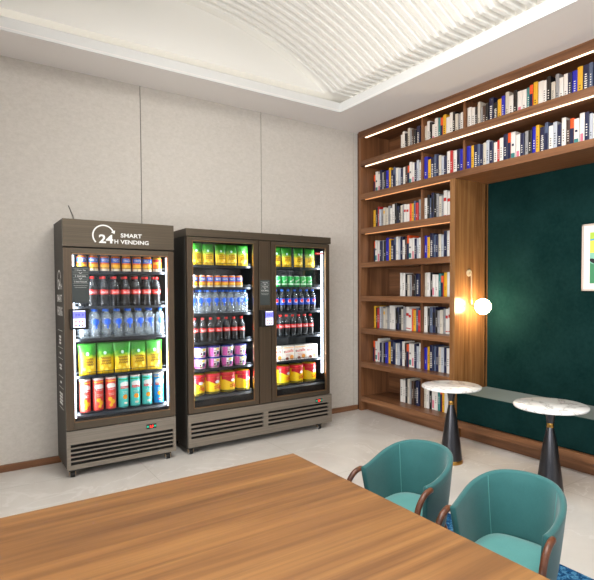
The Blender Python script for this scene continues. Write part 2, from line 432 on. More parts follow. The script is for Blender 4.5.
blob(py1-.03, pz1-.02, .12, .05, ART[1], 1); blob(py1-.01, pz1-.10, .06, .05, ART[3], 2); blob(py1-.06, pz1-.14, .1, .08, ART[2], 3)
blob(py1-.04, pz1-.22, .07, .05, ART[4], 4); blob(py1-.05, pz0+.19, .06, .02, ART[5], 5, tilt=.3); blob(py1-.09, pz0+.15, .05, .06, ART[3], 6)
blob(py0+.08, pz0+.10, .09, .07, ART[1], 7); blob(py0+.07, pz1-.06, .06, .05, ART[4], 8); blob(py0+.06, pz0+.22, .04, .06, ART[2], 9)
a.at('print', pic)

# wall lamp on the niche side
lamp = empty('wall_lamp', (4.245, C0, 1.657), 0, 'brass wall lamp with glowing white globe on the wood side of the niche', 'lamp')
l = W()
def disc_y(mb, x, z, y0, y1, r, mt, seg=20):
    vs = [(x+r*cos(2*pi*i/seg), y, z+r*sin(2*pi*i/seg)) for y in (y0, y1) for i in range(seg)]
    mb.add(vs, [(i, (i+1) % seg, seg+(i+1) % seg, seg+i) for i in range(seg)], mt, True)
    mb.add(vs, [tuple(range(seg)), tuple(range(2*seg-1, seg-1, -1))], mt)
disc_y(l, 4.237, 1.657, C0-.012, C0, .034, mat('plate_cream', (226,212,180), .35, .4)); l.at('wall_plate', lamp, bevel=.003)['label'] = 'pale round wall plate'
l = W(); l.tube([(4.237, C0-.012, 1.657), (4.239, C0-.03, 1.655), (4.24, C0-.032, 1.63), (4.246, C0-.032, 1.36), (4.247, C0-.034, 1.335), (4.25, C0-.048, 1.32), (4.255, C0-.085, 1.32)], .0075, CHROME, 10); l.at('rod', lamp)
l = W(); l.sphere((4.262, 3.193, 1.32), .0765, GLOBE, 28, 18); l.at('globe', lamp)
l = W(); l.tube([(4.2555, C0-.08, 1.32), (4.258, C0-.092, 1.32)], .018, CHROME, 12); l.at('globe_cap', lamp)

# ------------------------------------------------------------------ books
BK = {}
def bmat(nm, rgb):
    if nm not in BK: BK[nm] = mat('book_'+nm, rgb, .45)
    return BK[nm]
CL = dict(white=(228,224,218), cream=(206,198,184), grey=(150,150,152), silver=(184,190,200), black=(26,24,26), brown=(70,48,38), navy=(24,30,66), blue=(30,34,170),
          slate=(78,92,120), yellow=(224,170,40), ochre=(190,136,52), red=(190,40,40), orange=(232,84,30), pink=(214,120,140), teal=(60,130,130))
PAGES = mat('book_pages', (222,214,196), .9)
RND = {'A': ['orange+navy','white+teal','white+pink','navy','grey','black','blue','yellow','navy+text','slate+navy','white','silver','navy','white','brown','orange+navy','white+teal','white+pink','navy','silver','white'],
       'B': ['yellow','black','red','silver','grey','cream+yellow','cream','grey','white','white','black','navy+black','black','cream','grey','white+red','white+red','orange','yellow','slate','red','grey','white','cream'],
       'C': ['white','white','black','cream','grey','brown','black','navy+text','black+text','yellow','blue'],
       'D': ['blue','yellow','navy+text','slate','navy','cream','silver','navy','white','red','white','navy'],
       'E': ['white','black','slate','navy+black','black','grey','cream','grey','white+red','white+red','yellow','black','pink'],
       'F': ['cream','white','black','white+pink','white','teal','orange+navy','yellow','white+text','white','black','cream','grey','white','white','navy']}
WHT = mat('book_lettering', (236,232,224), .5)
def book_mesh(spec, w, h, d):
    a, _, b = spec.partition('+'); cm = bmat(a, CL[a]); mb = MB()
    # x = depth (spine at x=0, facing -x), y = thickness
    t = .0022; s = .004
    mb.box(s, d, -w/2, -w/2+t, 0, h, cm); mb.box(s, d, w/2-t, w/2, 0, h, cm)
    pr = [(s, -w/2), (.001, -w/2+w*.12), (0, -w*.2), (0, w*.2), (.001, w/2-w*.12), (s, w/2), (s+t, w/2), (s+t, -w/2)]
    n = len(pr); vs = [(x, y, z) for z in (0, h) for x, y in pr]
    mb.add(vs, [(i, n+i, n+(i+1) % n, (i+1) % n) for i in range(n)]+[tuple(range(n)), tuple(range(2*n-1, n-1, -1))], cm)
    mb.box(s+t, d-.006, -w/2+t, w/2-t, .003, h-.005, PAGES)
    def band(z0, z1, mt, k=.86):
        yy = w*k/2; vs = [(-.0006, -yy, z0), (-.0006, yy, z0), (-.0006, yy, z1), (-.0006, -yy, z1)]; mb.add(vs, [(0,3,2,1)], mt)
    if b == 'text':
        for q in range(9): band(h*(.12+q*.07), h*(.12+q*.07)+h*.035, WHT, random.choice((.35,.5,.42)))
    elif b == 'red': band(h*.62, h*.74, bmat('red', CL['red'])); band(h*.08, h*.12, bmat('red', CL['red']))
    elif b == 'teal': band(h*.1, h*.32, bmat('teal', CL['teal'])); band(h*.55, h*.62, bmat('navy', CL['navy']), .5)
    elif b == 'pink': band(h*.06, h*.4, bmat('pink', CL['pink']), .6)
    elif b == 'navy': band(0, h*.68, bmat('navy', CL['navy']), .95)
    elif b == 'black': band(h*.3, h*.8, bmat('black', CL['black']), .9)
    elif b == 'yellow': band(h*.7, h*.85, bmat('yellow', CL['yellow']), .6)
    else:
        lc = WHT if a in ('navy','blue','black','red','brown','slate','teal') else bmat('black', CL['black'])
        for q in range(random.choice((2,4,5))):
            z = h*(.3+q*.08); band(z, z+h*.03, lc, .32)
    return mb
DESC = {'text': ' with white lettering', 'red': ' with red marks', 'teal': ' with teal foot', 'pink': ' with pink strip', 'navy': '', 'black': ' with black middle', 'yellow': ' with yellow mark', '': ''}
SHELFN = ['top shelf', 'second shelf down', 'third shelf down', 'fourth shelf down', 'fifth shelf down', 'sixth shelf down', 'seventh shelf down', 'bottom shelf']
def fill(row, bay, y_from, y_to, pats, hs):
    """books stand with their spines towards the room, from y_from down to y_to"""
    z = SH[row]; y = y_from; cnt = {}; seq = [q for p in pats for q in RND[p]]; i = 0
    while True:
        spec = seq[i % len(seq)]; a, _, b = spec.partition('+')
        w = {'white': .042, 'yellow': .040, 'cream': .036, 'navy': .040, 'blue': .040}.get(a, .034)*random.uniform(.82, 1.16)
        if b == 'text': w = .05
        if y-w < y_to: break
        h = random.uniform(*hs); nm = 'two-tone orange and navy' if spec == 'orange+navy' else ('slate and navy' if spec == 'slate+navy' else a+' ')
        d = random.uniform(.16, .19)
        o = book_mesh(spec, w-.0016, h, d).build('book'); o.location = (4.20+random.uniform(-.006, .008), y-w/2, z+.0008)
        nm = nm.strip(); key = nm+DESC.get(b, ''); k = cnt.get(key, 0); cnt[key] = k+1
        if key == nm: words = '%s %s book from the left' % (ORD[k], nm)
        else: words = '%s %s book%s from left' % (ORD[k], nm, DESC[b])
        tag(o, '%s, %s, %s' % (words, SHELFN[row], bay), 'book', 'books on the %s of the walnut bookcase' % SHELFN[row])
        y -= w; i += 1
hA, hB, hC = (.235, .285), (.215, .27), (.21, .27)
L1, L2, R1_, R2_ = 4.755, 3.952, 3.918, 3.42
fill(0, 'left bay', 4.29, L2, ['C'], hC); fill(0, 'middle bay', R1_, 3.386, ['F'], hC); fill(0, 'long right bay', 3.35, 1.93, ['C','F','D'], hC)
fill(1, 'left bay', L1, L2, ['A'], hA); fill(1, 'middle bay', R1_, 3.386, ['D'], hA); fill(1, 'long right bay', 3.35, 1.93, ['D','A','F'], hA)
fill(2, 'left bay', L1, L2, ['B'], hB); fill(2, 'right bay', R1_, R2_, ['E'], (.245,.3))
fill(3, 'left bay', L1, L2, ['A'], hA); fill(3, 'right bay', R1_, R2_, ['D'], hA)
fill(4, 'left bay', 4.29, L2, ['C'], (.235,.27)); fill(4, 'right bay', R1_, R2_, ['F'], (.22,.27))
fill(5, 'left bay', L1, L2, ['B'], hA); fill(5, 'right bay', R1_, R2_, ['E'], hA)
fill(6, 'left bay', L1, L2, ['A'], hA); fill(6, 'right bay', R1_, R2_, ['D'], hA)
fill(7, 'left bay', 4.29, L2, ['C'], hA); fill(7, 'right bay', R1_, R2_, ['F'], hA)

# ------------------------------------------------------------------ tables and chairs
def cone_table(x, y, label):
    r = empty('side_table', (x, y, 0), random.uniform(0, 3), label, 'table', 'round marble side tables')
    MB().lathe([(.0, 0), (.10, 0), (.101, .004), (.099, .022), (.096, .03)], BRASS, seg=40).build('foot_ring', r)
    MB().lathe([(.095, .03), (.074, .2), (.049, .38), (.024, .5)], GUNM, seg=40).build('pedestal', r)
    MB().lathe([(.0235, .498), (.0245, .502), (.0245, .53), (.0235, .534)], BRASS, seg=32).build('collar', r)
    MB().lathe([(.024, .532), (.032, .58), (.046, .642)], GUNM, seg=32).build('neck', r)
    MB().lathe([(.235, .642), (.248, .645), (.252, .653), (.251, .660), (.247, .664), (0, .664)], MARBLE, seg=64).build('table_top', r)
cone_table(3.462, 2.912, 'round white marble side table on dark cone pedestal, in front of the bookcase end')
cone_table(3.468, 2.018, 'round white marble side table on dark cone pedestal, before the green bench middle')

tb = empty('meeting_table', (.35, .55, 0), 0, 'large rectangular oak meeting table with clear grained top in the foreground', 'table')
TZ = .72; TX0, TX1, TY0, TY1 = -.55, 1.281, -.85, 2.024
W().box(TX0, TX1, TY0, TY1, TZ-.03, TZ, TABLEW).at('table_top', tb, bevel=.002)
for x in (TX0+.12, TX1-.32):
    for y in (TY0+.12, TY1-.28): W().box(x, x+.07, y, y+.07, .008, TZ-.03, BLACK).at('leg', tb, bevel=.003)
rg = W(); rg.box(-1.4, 2.635, -1.5, 2.42, 0, .008, RUG); tag(rg.build('area_rug'), 'mottled blue area rug lying on the pale floor under the teal chairs', 'rug')

def make_chair(label):
    r = empty('tub_chair', (0,0,0), 0, label, 'chair', 'teal tub chairs at the meeting table')
    # plan curve of the shell, facing -x
    ctrl = [(x*.95, y*.94) for x, y in [(-.18,.196),(-.08,.206),(.02,.202),(.105,.166),(.166,.10),(.192,0),(.166,-.10),(.105,-.166),(.02,-.202),(-.08,-.206),(-.18,-.196)]]
    pts = []
    for i in range(len(ctrl)-1):
        p0 = ctrl[max(i-1,0)]; p1 = ctrl[i]; p2 = ctrl[i+1]; p3 = ctrl[min(i+2, len(ctrl)-1)]
        for k in range(4):
            t = k/4; q = [.5*((2*p1[j])+(-p0[j]+p2[j])*t+(2*p0[j]-5*p1[j]+4*p2[j]-p3[j])*t*t+(-p0[j]+3*p1[j]-3*p2[j]+p3[j])*t**3) for j in (0,1)]
            pts.append(tuple(q))
    pts.append(ctrl[-1]); n = len(pts)
    def norm(i):
        a = pts[max(i-1,0)]; b = pts[min(i+1,n-1)]; dx, dy = b[0]-a[0], b[1]-a[1]; L = math.hypot(dx, dy); return (-dy/L, dx/L)
    vs = []; T = .026; ZB = .33
    rows = 7
    def top(p):
        u = min(max((p[0]+.16)/.36, 0), 1); u = u*u*(3-2*u); return .590+.092*u
    def P(i, v, off):
        x, y = pts[i]; nx, ny = norm(i); zt = top(pts[i]); f = .80+.20*v**.8
        if v > 1: f = 1
        z = ZB+(zt-ZB)*v
        return ((x-.02)*f+.02+nx*off, y*f+ny*off, z)
    loop = [('o', v/rows) for v in range(rows+1)]
    ring = []
    for i in range(n):
        L = []
        for v in range(rows+1): L.append(P(i, v/rows, T/2 if norm(i)[0]*pts[i][0]+norm(i)[1]*pts[i][1] > 0 else -T/2))
        for a in (45, 90, 135):
            sgn = 1 if norm(i)[0]*pts[i][0]+norm(i)[1]*pts[i][1] > 0 else -1
            q = P(i, 1, sgn*T/2*cos(R(a))); L.append((q[0], q[1], q[2]+T/2*.8*sin(R(a))))
        for v in range(rows, -1, -1): L.append(P(i, v/rows, -T/2 if norm(i)[0]*pts[i][0]+norm(i)[1]*pts[i][1] > 0 else T/2))
        ring.append(L)
    K = len(ring[0]); vs = [p for L in ring for p in L]
    fs = [(i*K+j, i*K+(j+1) % K, (i+1)*K+(j+1) % K, (i+1)*K+j) for i in range(n-1) for j in range(K)]
    fs += [tuple(range(K-1,-1,-1)), tuple((n-1)*K+j for j in range(K))]
    mb = MB(); mb.add(vs, fs, TEAL, True); sh = mb.build('back_shell', r, bevel=.006); sh['label'] = 'curved teal velvet back'
    for i in (12, n-13):
        s = MB(); sgn = 1 if norm(i)[0]*pts[i][0]+norm(i)[1]*pts[i][1] > 0 else -1
        s.tube([P(i, v/10, -sgn*(T/2)) for v in range(11)], .0022, TEALSEAM, 6); s.build('seam', sh)
    # seat cushion
    s = MB(); out = []
    for k in range(40):
        a = 2*pi*k/40; ca, sa = cos(a), sin(a); e = .62
        out.append((-.04+.18*(abs(ca)**e)*(1 if ca > 0 else -1), .158*(abs(sa)**e)*(1 if sa > 0 else -1)))
    lv = [(.9,.32),(.98,.33),(1,.35),(1,.385),(.975,.402),(.9,.412),(.6,.418),(.3,.42)]
    vs = [(x*f, y*f, z) for f, z in lv for x, y in out]; K = 40
    fs = [(j*K+i, j*K+(i+1) % K, (j+1)*K+(i+1) % K, (j+1)*K+i) for j in range(len(lv)-1) for i in range(K)]
    fs += [tuple(range(K-1,-1,-1)), tuple((len(lv)-1)*K+i for i in range(K))]
    s.add(vs, fs, TEALLIT, True); s.build('seat_cushion', r)['label'] = 'teal round seat cushion with its lit tone painted in'
    for sg in (1, -1):
        a = MB(); path = [(-.15, sg*.202, .580)]
        for k in range(0, 10):
            t = k/9*pi/2; path.append((-.165-.105*sin(t), sg*(.206), .475+.108*cos(t)))
        path += [(-.272, sg*.204, .42), (-.268, sg*.21, .33)]
        a.tube(path, [.0135]*len(path), ARMW, 10); a.build('armrest', r)['label'] = 'bent walnut armrest'
        a = MB(); a.tube([(-.268, sg*.21, .33), (-.258, sg*.203, .18), (-.25, sg*.198, .0095)], [.0115, .010, .009], ARMW, 10); a.build('leg', r)
        a = MB(); a.tube([(.10, sg*.11, .33), (.15, sg*.14, .18), (.18, sg*.16, .0095)], [.014, .012, .009], ARMW, 10); a.build('leg', r)
        a = MB(); a.tube([(-.268, sg*.21, .33), (-.15, sg*.14, .312), (0, sg*.1, .318)], .009, ARMW, 8); a.build('seat_rail', r)
    return r
ch = make_chair('teal velvet tub chair with walnut arms nearest the table corner and the coolers')
ch.location = (1.855, 1.806, 0); ch.rotation_euler.z = R(10)
c2 = copy_tree(ch); c2.location = (1.86, 1.242, 0); c2.rotation_euler.z = R(13)
c2['label'] = 'teal velvet tub chair in front, nearer the viewer at the table side'

# ------------------------------------------------------------------ products
def P3(v): return v
FR = -pi/2
def squig(mb, w, h, z, n, r, mt, fn, amp=.5):
    for j in range(n):
        zz = z-j*h; pts = [fn((k/16-.5)*w*(1-.15*(j % 2)), zz+h*amp*.5*sin(k*1.9+j*2)) for k in range(17)]
        mb.tube(pts, r, mt, 4, False)
def can(root_name, r, h, body, zones, word, wcol, wz, lid):
    t = empty(root_name, (0,0,0))
    MB().lathe([(r*.78, 0), (r*.84, .004), (r, h*.06), (r, h*.88), (r*.82, h*.965), (r*.8, h*.97)], body, seg=24).build('can_body', t)
    MB().lathe([(r*.80, h*.955), (r*.84, h), (r*.80, h), (r*.78, h*.97), (0, h*.97)], lid, seg=20, cap=False).build('lid', t)
    m = MB()
    for z0, z1, mt in zones: m.patch(r+.0004, FR-1.35, FR+1.35, h*z0, h*z1, mt, 14)
    if word: m.text(word, r*1.65, h*.17, wcol, lambda u, v: cyl(r+.0012, u, h*wz+v), .01)
    m.build('label', t); return t
ALU = mat('aluminium', (196,198,202), .3, .9)
ORG = mat('soda_orange', (240,120,20), .35); YEL = mat('soda_yellow', (252,190,50), .35); BLU = mat('soda_blue', (20,100,210), .35)
CREAM = mat('can_cream', (238,226,206), .4); REDP = mat('red_print', (226,40,36), .4); GRN = mat('can_green', (40,175,80), .35)
CAPR = mat('cap_red', (226,36,34), .4); CAPB = mat('cap_blue', (30,105,230), .4); LBLB = mat('label_blue', (25,95,225), .4); PEPB = mat('label_deep_blue', (16,70,190), .4)
def orange_can(r=.0375, h=.132):
    return can('soda_can', r, h, ORG, [(.02, .16, CREAM), (.16, .44, YEL), (.55, .84, BLU)], 'FANTA', WHITEP, .70, ALU)
def red_top_can(r=.0375, h=.132):
    return can('soda_can', r, h, YEL, [(.02, .2, CREAM), (.2, .5, ORG), (.66, .84, REDP)], None, None, 0, ALU)
def green_can(r=.035, h=.115):
    t = can('soda_can', r, h, GRN, [(.2, .34, mat('can_pale', (190,236,200), .4))], None, None, 0, ALU)
    m = MB(); m.text('Sprite', r*1.5, h*.2, WHITEP, lambda u, v: cyl(r+.0012, u, h*.58+v+u*.5), .02); m.build('wordmark', t); return t
def bottle(kind, h, r):
    t = empty('drink_bottle', (0,0,0))
    body = WATERP if kind == 'water' else COLAP
    pr = [(r*.7, 0), (r*.95, .004), (r, .02), (r*.94, h*.16), (r, h*.24), (r, h*.36), (r*.97, h*.37), (r*.97, h*.57), (r, h*.58), (r*.97, h*.66), (r*.75, h*.77), (r*.42, h*.87), (r*.36, h*.93)]
    if kind == 'water': pr = [(r*.7, 0), (r*.95, .004), (r, .02), (r*.94, h*.15), (r, h*.25), (r*.94, h*.4), (r, h*.5), (r, h*.7), (r*.86, h*.8), (r*.45, h*.89), (r*.38, h*.93)]
    MB().lathe(pr, body, seg=20).build('bottle_body', t)
    if kind != 'water':
        MB().lathe([(r*.985, h*.66), (r*.79, h*.772), (r*.45, h*.872), (r*.40, h*.93)], COLAC, seg=20, cap=False).build('neck', t)
        m = MB()
        for k in range(5): m.patch(r*1.01, k*2*pi/5+.1, k*2*pi/5+.6, h*.03, h*.2, COLAC, 3)
        m.build('foot', t)
    MB().lathe([(r*.44, h*.92), (r*.44, h*.99), (r*.40, h), (0, h)], CAPB if kind in ('water', 'pepsi') else CAPR, seg=16).build('cap', t)
    m = MB()
    if kind == 'cola':
        m.lathe([(r+.0006, h*.40), (r+.0006, h*.56)], REDP, seg=24, cap=False)
        m.text('Coca-Cola', r*1.7, h*.09, WHITEP, lambda u, v: cyl(r+.0014, u, h*.48+v), .012)
    elif kind == 'pepsi':
        m.lathe([(r+.0006, h*.30), (r+.0006, h*.60)], PEPB, seg=24, cap=False)
        m.disc_patch(r+.0012, h*.46, r*.62, WHITEP); m.disc_patch(r+.0018, h*.485, r*.5, REDP, 1.0)
        m.patch(r+.0022, FR-.45, FR+.45, h*.36, h*.40, PEPB, 4)
    else:
        m.disc_patch(r+.0006, h*.56, r*.72, LBLB, 1.0); m.patch(r+.001, FR-.16, FR+.16, h*.56-r*1.5, h*.56-r*.5, LBLB, 3)
        m.text('a', r*.4, h*.05, WHITEP, lambda u, v: cyl(r+.0012, u, h*.56+v), .02) if False else None
    m.build('label', t); return t
def pouch_mat():
    m = mat('pouch_print', (240,200,40), .38); nt = m.node_tree; b = nt.nodes['Principled BSDF']
    tc = nt.nodes.new('ShaderNodeTexCoord'); sp = nt.nodes.new('ShaderNodeSeparateXYZ'); nt.links.new(tc.outputs['Object'], sp.inputs[0])
    n = noise(nt, tc.outputs['Object'], 14, 3, .6)
    a = nt.nodes.new('ShaderNodeMath'); a.operation = 'MULTIPLY_ADD'; a.inputs[1].default_value = .12; nt.links.new(n.outputs['Fac'], a.inputs[0]); nt.links.new(sp.outputs['Z'], a.inputs[2])
    r = ramp(nt, [(.02, (246,196,14)), (.19, (246,208,30)), (.215, (150,190,40)), (.24, (52,150,40)), (.34, (40,128,36))])
    nt.links.new(a.outputs[0], r.inputs[0]); nt.links.new(r.outputs[0], b.inputs['Base Color']); return m
POUCH = pouch_mat(); BRN = mat('brown_print', (120,60,20), .5); OVAL = mat('oval_print', (200,235,225), .5); FIGY = mat('chip_print', (255,232,90), .5)
def pouch(w=.165, h=.258, d=.045):
    t = empty('snack_pouch', (0,0,0)); nu, nv = 10, 14; vs = []; fs = []
    s = h/.258
    def wid(v): return w*(.92+.10*v-.06*sin(pi*v))
    def dep(u, v): return d*max(0, (1-abs(u)**2.5))*(max(0, sin(pi*min(1, v*.97+.06)))**.55)*(1.15-.55*v)
    def fr(u, v, k=0): return (wid(v)/2*u, -dep(u, v)/2-k-.001-(.5-v)*.01, h*v)
    for sgn in (-1, 1):
        for j in range(nv+1):
            for i in range(nu+1):
                u = -1+2*i/nu; v = j/nv; x, y, z = fr(u, v); vs.append((x, y if sgn < 0 else -(y+(.5-v)*.02), z))
    Q = (nu+1)*(nv+1)
    for j in range(nv):
        for i in range(nu):
            a = j*(nu+1)+i; fs.append((a, a+1, a+nu+2, a+nu+1)); fs.append((Q+a, Q+a+nu+1, Q+a+nu+2, Q+a+1))
    for j in range(nv): 
        a = j*(nu+1); fs.append((a, a+nu+1, Q+a+nu+1, Q+a)); a += nu; fs.append((a, Q+a, Q+a+nu+1, a+nu+1))
    fs.append(tuple(range(nu, -1, -1))+tuple(Q+i for i in range(nu+1)))
    tp = nv*(nu+1); fs.append(tuple(tp+i for i in range(nu+1))+tuple(Q+tp+i for i in range(nu, -1, -1)))
    mb = MB(); mb.add(vs, fs, POUCH, True); o = mb.build('bag', t)
    o.data.transform(__import__('mathutils').Matrix.Scale(1/s, 4)) ; o.scale = (s, s, s)
    m = MB()
    m.add([fr(.18*cos(a*pi/8)/1-.05, .67+.055*sin(a*pi/8), .002) for a in range(16)], [tuple(range(16))], OVAL)
    squig(m, .95, .085, .50, 3, .0022*s, BRN, lambda u, v: fr(u*1.3+.05, v, .002), .9)
    for cx, cz in ((-.45,.2),(.1,.14),(.5,.25)): m.add([fr(cx+.2*cos(a*pi/5), cz+.06*sin(a*pi/5), .0015) for a in range(10)], [tuple(range(10))], FIGY)
    m.build('print', t); return t
def tall_can(col, pale, chip, r=.0425, h=.272):
    t = empty('crisp_can', (0,0,0))
    MB().lathe([(r*.96, 0), (r, .004), (r, h*.95)], col, seg=24).build('can_body', t)
    MB().lathe([(r*1.02, h*.945), (r*1.03, h*.955), (r*1.03, h*.985), (r*.97, h)], pale, seg=24).build('lid', t)
    m = MB(); R1 = r+.0005
    m.patch(R1, FR-1.3, FR+1.3, h*.87, h*.90, YEL if col is not TEALC else GRN, 12)
    m.ell(R1+.0003, 0, h*.73, r*.98, h*.09, WHITEP, 20)
    m.patch(R1+.0006, FR-.9, FR+.9, h*.60, h*.675, mat('wordmark_red', (226,60,60), .4), 8)
    m.text('Pringles', r*1.45, h*.05, WHITEP, lambda u, v: cyl(R1+.0012, u, h*.633+v), .01)
    for cx, cz, k in ((-.25,.33,.42),(.3,.24,.46),(-.05,.14,.34)) if chip == 3 else ((0,.34,.5),):
        m.ell(R1+.0006, r*cx, h*cz, r*k, h*k*.15, mat('crisp_yellow', (250,190,40), .4) if chip == 3 else mat('crisp_orange', (245,160,40), .4))
    if chip != 3: m.ell(R1+.0006, r*.1, h*.14, r*.42, h*.035, mat('dip_red', (214,70,50), .4) if chip == 2 else CREAM)
    squig(m, r*1.1, .012, h*.5, 2, .0012, WHITEP, lambda u, v: cyl(R1+.0008, u, v), .5)
    m.build('label', t); return t
REDC = mat('crisp_can_red', (240,88,76), .35); TEALC = mat('crisp_can_teal', (96,220,212), .35); BLUC = mat('crisp_can_blue', (40,150,230), .35)
LIDP = mat('pale_lid', (226,214,210), .4)
def tub(r=.064, h=.104):
    t = empty('snack_tub', (0,0,0)); PK = mat('tub_pink', (232,110,190), .4); NV = mat('lid_navy', (24,34,130), .35)
    MB().lathe([(r*.78, 0), (r*.8, .003), (r*.96, h*.86)], WHITEP, seg=28).build('tub_body', t)
    MB().lathe([(r, h*.85), (r*1.02, h*.88), (r*1.02, h*.98), (r*.97, h)], NV, seg=28).build('lid', t)
    m = MB(); K = r*.9
    def fr(u, v): 
        rr = r*(.8+.16*v)+.0008; a = FR+u/rr; return (rr*cos(a), rr*sin(a), h*.86*v)
    def quad(u0, u1, v0, v1, mt, k=.0):
        n = 6; vs = []
        for i in range(n+1):
            u = u0+(u1-u0)*i/n
            for v in (v0, v1): x, y, z = fr(u, v); vs.append((x*(1+k), y*(1+k), z))
        m.add(vs, [(2*i, 2*i+2, 2*i+3, 2*i+1) for i in range(n)], mt)
    quad(-.08, -.025, .04, .96, PK); quad(.035, .08, .04, .5, PK); quad(-.02, .03, .04, .25, PK)
    quad(.0, .03, .72, .92, mat('tub_yellow', (250,220,60), .4), .005); quad(.005, .035, .25, .58, mat('tub_navy', (40,50,90), .4), .005)
    quad(-.022, -.004, .3, .5, mat('tub_plum', (110,30,70), .4), .005); quad(-.012, .004, .1, .24, mat('tub_green', (130,200,60), .4), .005)
    squig(m, .045, .01, .66, 1, .0015, BRN, lambda u, v: tuple(c*1.01 for c in fr(u-.005, v)), 3)
    m.build('label', t); return t
def jar(r=.076, h=.198):
    t = empty('snack_jar', (0,0,0)); JY = mat('jar_yellow', (250,212,20), .35); JR = mat('jar_red', (200,24,40), .35)
    MB().lathe([(r*.9, 0), (r*.98, .008), (r, .03), (r, h*.72), (r*.97, h*.8)], JY, seg=28).build('jar_body', t)
    MB().lathe([(r*1.0, h*.79), (r*1.03, h*.81), (r*1.03, h*.93), (r*.95, h*.98), (0, h*.98)], JR, seg=28).build('lid', t)
    m = MB(); R1 = r+.0006
    m.lathe([(R1, h*.04), (R1, h*.12)], mat('jar_olive', (120,110,20), .4), seg=28, cap=False)
    n = 14; vs = []
    for i in range(n+1):
        u = -1+2*i/n; zb = h*(.62-.14*max(0, 1-abs(u-.1)*1.4)); vs += [cyl(R1+.0003, u*r*1.2, zb), cyl(R1+.0003, u*r*1.2, h*.785)]
    m.add(vs, [(2*i, 2*i+2, 2*i+3, 2*i+1) for i in range(n)], JR)
    m.ell(R1+.001, r*.35, h*.58, r*.33, h*.075, WHITEP)
    squig(m, .06, .018, h*.38, 2, .0022, REDP, lambda u, v: cyl(R1+.001, u+.018, v+u*.25), .7)
    m.ell(R1+.0005, r*.75, h*.28, r*.3, h*.1, ORG)
    m.build('label', t)
    m = MB(); m.lathe([(r*.97, h*.981), (r*.6, h*.986), (0, h*.986)], JY, seg=24); m.build('lid_sticker', t); return t
def carton(w=.142, h=.15, d=.10):
    t = empty('snack_carton', (0,0,0)); CW = mat('carton_white', (244,240,232), .45)
    MB().box(-w/2, w/2, -d/2, d/2, 0, h, CW).build('box', t, bevel=.002)
    m = MB(); y = -d/2-.0008
    def q(x0, x1, z0, z1, mt, k=0): m.add([(x0, y-k, z0), (x1, y-k, z0), (x1, y-k, z1), (x0, y-k, z1)], [(0,1,2,3)], mt)
    m.text('nutella', w*.78, h*.2, mat('carton_red', (222,90,70), .4), lambda u, v: (u+w*.04, y, h*.66+v+u*.08), .02)
    m.text('n', w*.1, h*.12, BLACK, lambda u, v: (u-w*.355, y-.0006, h*.62+v), .02)
    q(-w*.45, w*.45, h*.86, h*.93, mat('carton_gold', (245,205,140), .5))
    m.add([(w*.28+w*.16*cos(a*pi/6), y-.0004, h*.22+h*.16*sin(a*pi/6)) for a in range(12)], [tuple(range(12))], mat('carton_orange', (240,160,70), .5))
    m.add([(-w*.12+w*.14*cos(a*pi/6), y-.0004, h*.14+h*.1*sin(a*pi/6)) for a in range(12)], [tuple(range(12))], mat('carton_brown', (150,80,50), .5))
    squig(m, w*.5, .014, h*.42, 2, .0012, mat('carton_red', (222,90,70), .4), lambda u, v: (u, y-.001, v), .4)
    m.build('print', t); return t
def lay(proto, poss, words, group, cat, used=[]):
    """poss: list of (x, y, z, rz); words(i) -> label; the first copy is the proto itself unless it was already placed"""
    for i, (x, y, z, rz) in enumerate(poss):
        o = copy_tree(proto) if proto in used else proto
        used.append(proto); o.location = (x, y, z); o.rotation_euler = (0, 0, rz)
        tag(o, words(i), cat, group)
def place(n, xs, y, z, jit=.0): return [(x, y, z+.0008, random.uniform(-jit, jit)) for x in xs]

# ------------------------------------------------------------------ coolers
def louvre_panel(root, x0, x1, z0, z1, y, groups, nslot, mt, open_):
    """base panel: frame with slanted slats and dark slots behind; groups = list of (xa, xb, za, zb)"""
    m = MB(); xs = sorted([x0]+[g[0] for g in groups]+[g[1] for g in groups]+[x1])
    za, zb = groups[0][2], groups[0][3]
    m.box(x0, x1, y, y+.03, zb, z1, mt); m.box(x0, x1, y, y+.03, z0, za, mt)
    e = x0
    for g in groups: m.box(e, g[0], y, y+.03, za, zb, mt); e = g[1]
    m.box(e, x1, y, y+.03, za, zb, mt)
    p = m.build('base_panel', root, bevel=.0015)
    for g in groups:
        m = MB(); pitch = (zb-za)/nslot
        for k in range(nslot):
            zt = zb-k*pitch; s0 = zt-pitch*open_
            m.add([(g[0], y+.026, s0), (g[1], y+.026, s0), (g[1], y+.002, s0-pitch*.06), (g[0], y+.002, s0-pitch*.06),
                   (g[0], y+.002, zt-pitch), (g[1], y+.002, zt-pitch), (g[1], y+.026, zt-pitch+.002), (g[0], y+.026, zt-pitch+.002)],
                  [(3,2,5,4)], mt)
            m.add(m.v[-8:], [(0,1,2,3), (4,5,6,7), (0,3,4,7), (1,6,5,2)], SIDEM)  # inner slat faces coloured dark to paint shade into the slots
        m.build('louvres', p)
        m = MB(); m.box(g[0], g[1], y+.028, y+.0295, za, zb, BLACK); m.build('grille_backing', p)
    return p
def caster(root, x, y):
    m = MB(); m.box(x-.026, x+.026, y-.02, y+.02, .050, .066, BLACK)
    m.box(x-.024, x-.020, y-.016, y+.016, .02, .054, CHROME); m.box(x+.020, x+.024, y-.016, y+.016, .02, .054, CHROME)
    o = m.build('caster', root)
    w = MB(); sg = 20
    vs = [(xx, y+.024*cos(2*pi*i/sg), .024+.024*sin(2*pi*i/sg)) for xx in (x-.018, x+.018) for i in range(sg)]
    w.add(vs, [(i, (i+1) % sg, sg+(i+1) % sg, sg+i) for i in range(sg)], RUBBER, True)
    w.add(vs, [tuple(range(sg-1,-1,-1)), tuple(range(sg, 2*sg))], mat('wheel_hub', (150,150,150), .4)); w.build('wheel', o)
